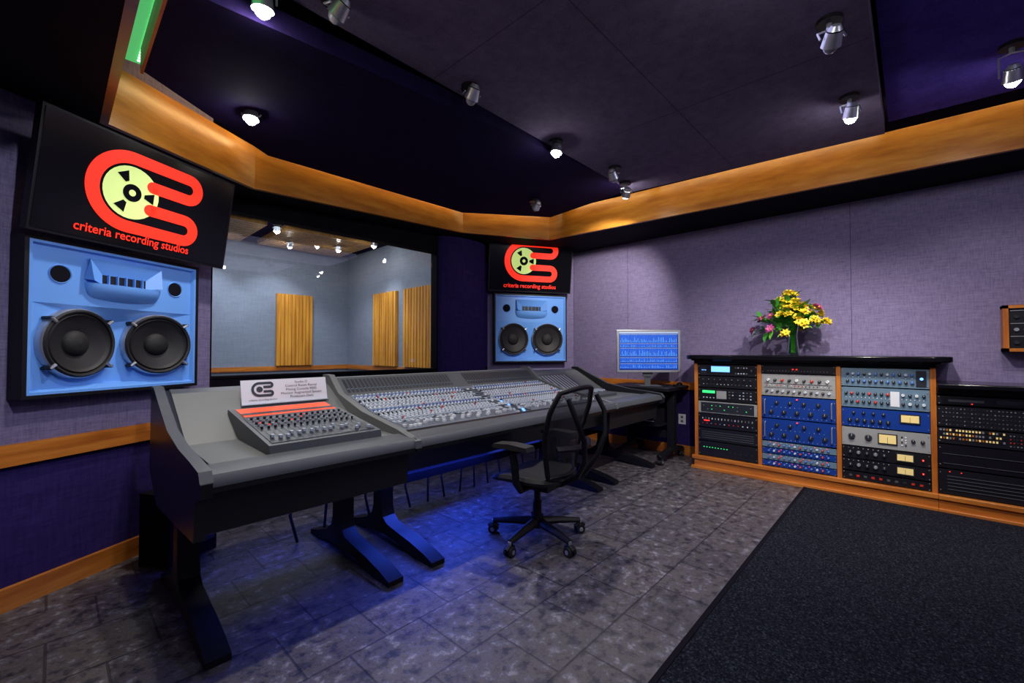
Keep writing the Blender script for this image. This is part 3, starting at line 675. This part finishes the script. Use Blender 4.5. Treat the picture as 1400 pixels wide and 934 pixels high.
for i in range(70):
    th=random.random()*2*math.pi; ph=random.random()**.6
    rad=.30*ph; tip=Vector((vx-.03+rad*math.cos(th)*.70,vy+.03+rad*math.sin(th)*1.05,vz+.56-.26*ph*ph+random.uniform(-.14,.04)))
    tip.x=min(tip.x,5.13)
    base=Vector((vx+random.uniform(-.015,.015),vy+random.uniform(-.015,.015),vz+.025)); mid=Vector((vx+(tip.x-vx)*.12,vy+(tip.y-vy)*.12,vz+.28))
    m.tube([base,mid,(mid+tip)/2+Vector((0,0,.03)),tip],.0035,STEM,5)
    d=(tip-Vector((vx,vy,vz+.2)))
    y_=tip.y-vy
    if y_>.13: mt=PP if random.random()<.20 else None
    else: mt=PY if random.random()<.92 else PP
    if mt:
        for k in range(5):
            dd=(d.normalized()+Vector((random.uniform(-.8,.8),random.uniform(-.8,.8),random.uniform(-.3,.8)))); flower(tip+dd*.02,dd,random.uniform(.030,.046),mt)
    for k in range(6 if y_>.06 else 4):
        q=mid+(tip-mid)*random.uniform(.3,1); dd=(d.normalized()+Vector((random.uniform(-1,1),random.uniform(-1,1),random.uniform(-.6,.5))))
        Lf=random.uniform(.06,.14)
        if (q+dd.normalized()*Lf).x<5.18: leaf(q,dd,Lf,LEAF if random.random()<.6 else LEAF2)
m.build('flower_vase',recalc=False)

PS=frame((.47,3.09,0),(C30,S30)); m=MB(); m.M=PS; m.box(0,.30,0,.22,.01,.42,BLKM)
for z in (.08,.16,.24,.32): m.box(.02,.28,-.006,0,z,z+.05,KNOBD); 
for z in (.10,.18,.26): m.box(.05,.08,-.008,-.005,z,z+.01,ALU)
m.box(0,.3,0,.22,0,.01,RUBBER); m.build('power_supply_unit',basis=PS)

# ------------------------------------------------------------ spot lamps
def lamp(x,y,zc,zb,aim,lit,power=60,size=55,col=(1,.93,.84)):
    m=MB(); m.cyl((x,y,zc),(x,y,zc-.02),.055,BLK,n=20); m.cyl((x,y,zc-.02),(x,y,zc-.05),.012,ALU,n=8)
    p=Vector((x,y,zb)); d=(Vector(aim)-p).normalized(); up=p-d*.06
    side_=d.cross(Vector((0,0,1))); side_=side_.normalized() if side_.length>.05 else Vector((1,0,0))
    t=Vector((x,y,zc-.05))
    for s in(-1,1): m.tube([t,t+side_*s*.05+Vector((0,0,-.01)),up+side_*s*.052],.005,ALU,6)
    m.cyl(up-d*.055,up-d*.03,.02,ALU,r1=.036,n=16); m.cyl(up-d*.03,up+d*.035,.036,SILV,r1=.044,n=20,caps=False); m.cyl(up-d*.035,up-d*.03,.036,BLK,n=16)
    bm_=BULB if lit else BULBOFF
    pr=[(.036,.026),(.034,.040),(.026,.056),(.014,.066),(.002,.069)]
    for (r0,h0),(r1,h1) in zip(pr,pr[1:]): m.cyl(up+d*h0,up+d*h1,r0,bm_,r1=r1,n=16,caps=False)
    ob=m.build('ceiling_spotlight')
    if lit:
        L=bpy.data.lights.new('spot','SPOT'); L.energy=power; L.spot_size=R(size*2 if size<80 else 160); L.spot_blend=.8; L.shadow_soft_size=.035; L.color=col
        lo=bpy.data.objects.new('bulb_light',L); S.collection.objects.link(lo); lo.parent=ob
        lo.matrix_basis=ob.matrix_basis.inverted()@Matrix.Translation(up+d*.09)@d.to_track_quat('-Z','Y').to_matrix().to_4x4()
    return ob
lamp(.81,2.94,2.745,2.64,(.72,2.80,1.0),True,52,60)
lamp(.60,2.03,2.89,2.69,(.7,2.3,.8),True,55,48)
lamp(.87,1.95,2.89,2.78,(.5,3.2,1.6),False)
lamp(1.75,1.99,2.89,2.78,(2.0,3.2,1.2),False)
lamp(2.67,2.02,2.89,2.77,(2.4,2.1,.8),True,115,50)
lamp(3.42,1.93,2.89,2.76,(4.6,2.0,1.2),False)
lamp(3.80,2.03,2.89,2.74,(5.0,3.1,1.75),True,170,38)
lamp(3.53,2.96,2.87,2.76,(4.0,4.3,1.7),False)
lamp(2.61,.28,2.89,2.73,(4.7,1.2,.9),False)
lamp(3.49,.275,2.89,2.72,(4.5,.75,.6),True,150,52)
lamp(3.72,-.44,3.0,2.76,(4.9,-.5,.9),True,50,46)
lamp(1.75,.28,2.89,2.76,(4.7,1.2,.8),True,160,27)
lamp(2.2,-1.0,3.0,2.8,(3.5,.6,.4),True,40,45)
lamp(.55,.6,2.89,2.76,(.2,3.4,1.4),True,80,26,(.85,.88,1))
for x,y in ((1.3,5.2),(2.1,6.4),(3.0,5.6),(3.2,6.9),(1.6,7.3),(2.0,5.3),(3.45,6.2),(2.55,7.2)):
    lamp(x,y,3.0,2.87,(x+.12,y+.35,.9) if y<7.1 else (x,8,1.3),True,42,46,(.88,.94,1))

def area(name,loc,rot,sx,sy,e,col):
    L=bpy.data.lights.new(name,'AREA'); L.shape='RECTANGLE'; L.size=sx; L.size_y=sy; L.energy=e; L.color=col
    o=bpy.data.objects.new(name,L); S.collection.objects.link(o); o.location=loc; o.rotation_euler=rot; return o
area('live_room_fill_light',(2,6.2,2.95),(0,0,0),2.5,2.5,28,(.80,.88,1))  # broad fill without a fixture, added to raise the live room light
area('console_underglow',(2.0,2.62,.48),(R(-10),0,0),1.1,.10,14,(.04,.10,1))
area('console_underglow',(3.0,2.76,.38),(R(-10),0,0),.7,.06,3,(.05,.10,1))
area('wing_underglow',(.95,2.76,.44),(0,0,0),.5,.08,2,(.06,.1,1))
area('control_room_fill_light',(2.3,1.0,2.86),(0,0,0),2.6,1.4,17,(.60,.58,1))  # added area fills under the ceiling clouds, no fixtures behind them
area('control_room_fill_light',(2.0,-1.2,2.95),(0,0,0),2.6,1.4,17,(.64,.62,1))
def band_fill(p,q,e,z):  # warm area lights added in the ceiling gap to brighten the wood band
    d=Vector((q[0]-p[0],q[1]-p[1],0)); mid=((p[0]+q[0])/2,(p[1]+q[1])/2,z); L=d.length; d.normalize()
    nrm=Vector((-d.y,d.x,0))*1.0+Vector((0,0,-.15))
    o=area('band_fill_light',mid,(0,0,0),L,.03,e,(1,.68,.30))
    z_=-nrm.normalized(); x_=d; y_=z_.cross(x_).normalized(); x_=y_.cross(z_); o.rotation_euler=Matrix((x_,y_,z_)).transposed().to_euler()
k=.38
band_fill((.45,3.05),(1.13,3.70),5*k,2.88); band_fill((1.2,3.72),(3.25,3.86),9*k,2.97); band_fill((3.3,3.8),(4.2,3.28),5*k,3.02); band_fill((4.2,3.1),(4.12,2.15),4*k,3.07)
band_fill((4.12,2.05),(4.3,.15),9*k,3.10); band_fill((4.4,.1),(4.52,-2),7*k,3.12)

w=bpy.data.worlds.new('World'); S.world=w; w.use_nodes=True; w.node_tree.nodes['Background'].inputs[0].default_value=(.1,.1,.2,1); w.node_tree.nodes['Background'].inputs[1].default_value=.1
cam=bpy.data.cameras.new('camera'); co=bpy.data.objects.new('camera',cam); S.collection.objects.link(co)
co.location=(0,0,1.25); co.rotation_euler=(R(91.17),0,R(-47)); cam.lens=15.09; cam.sensor_width=36; cam.clip_start=.02
S.camera=co
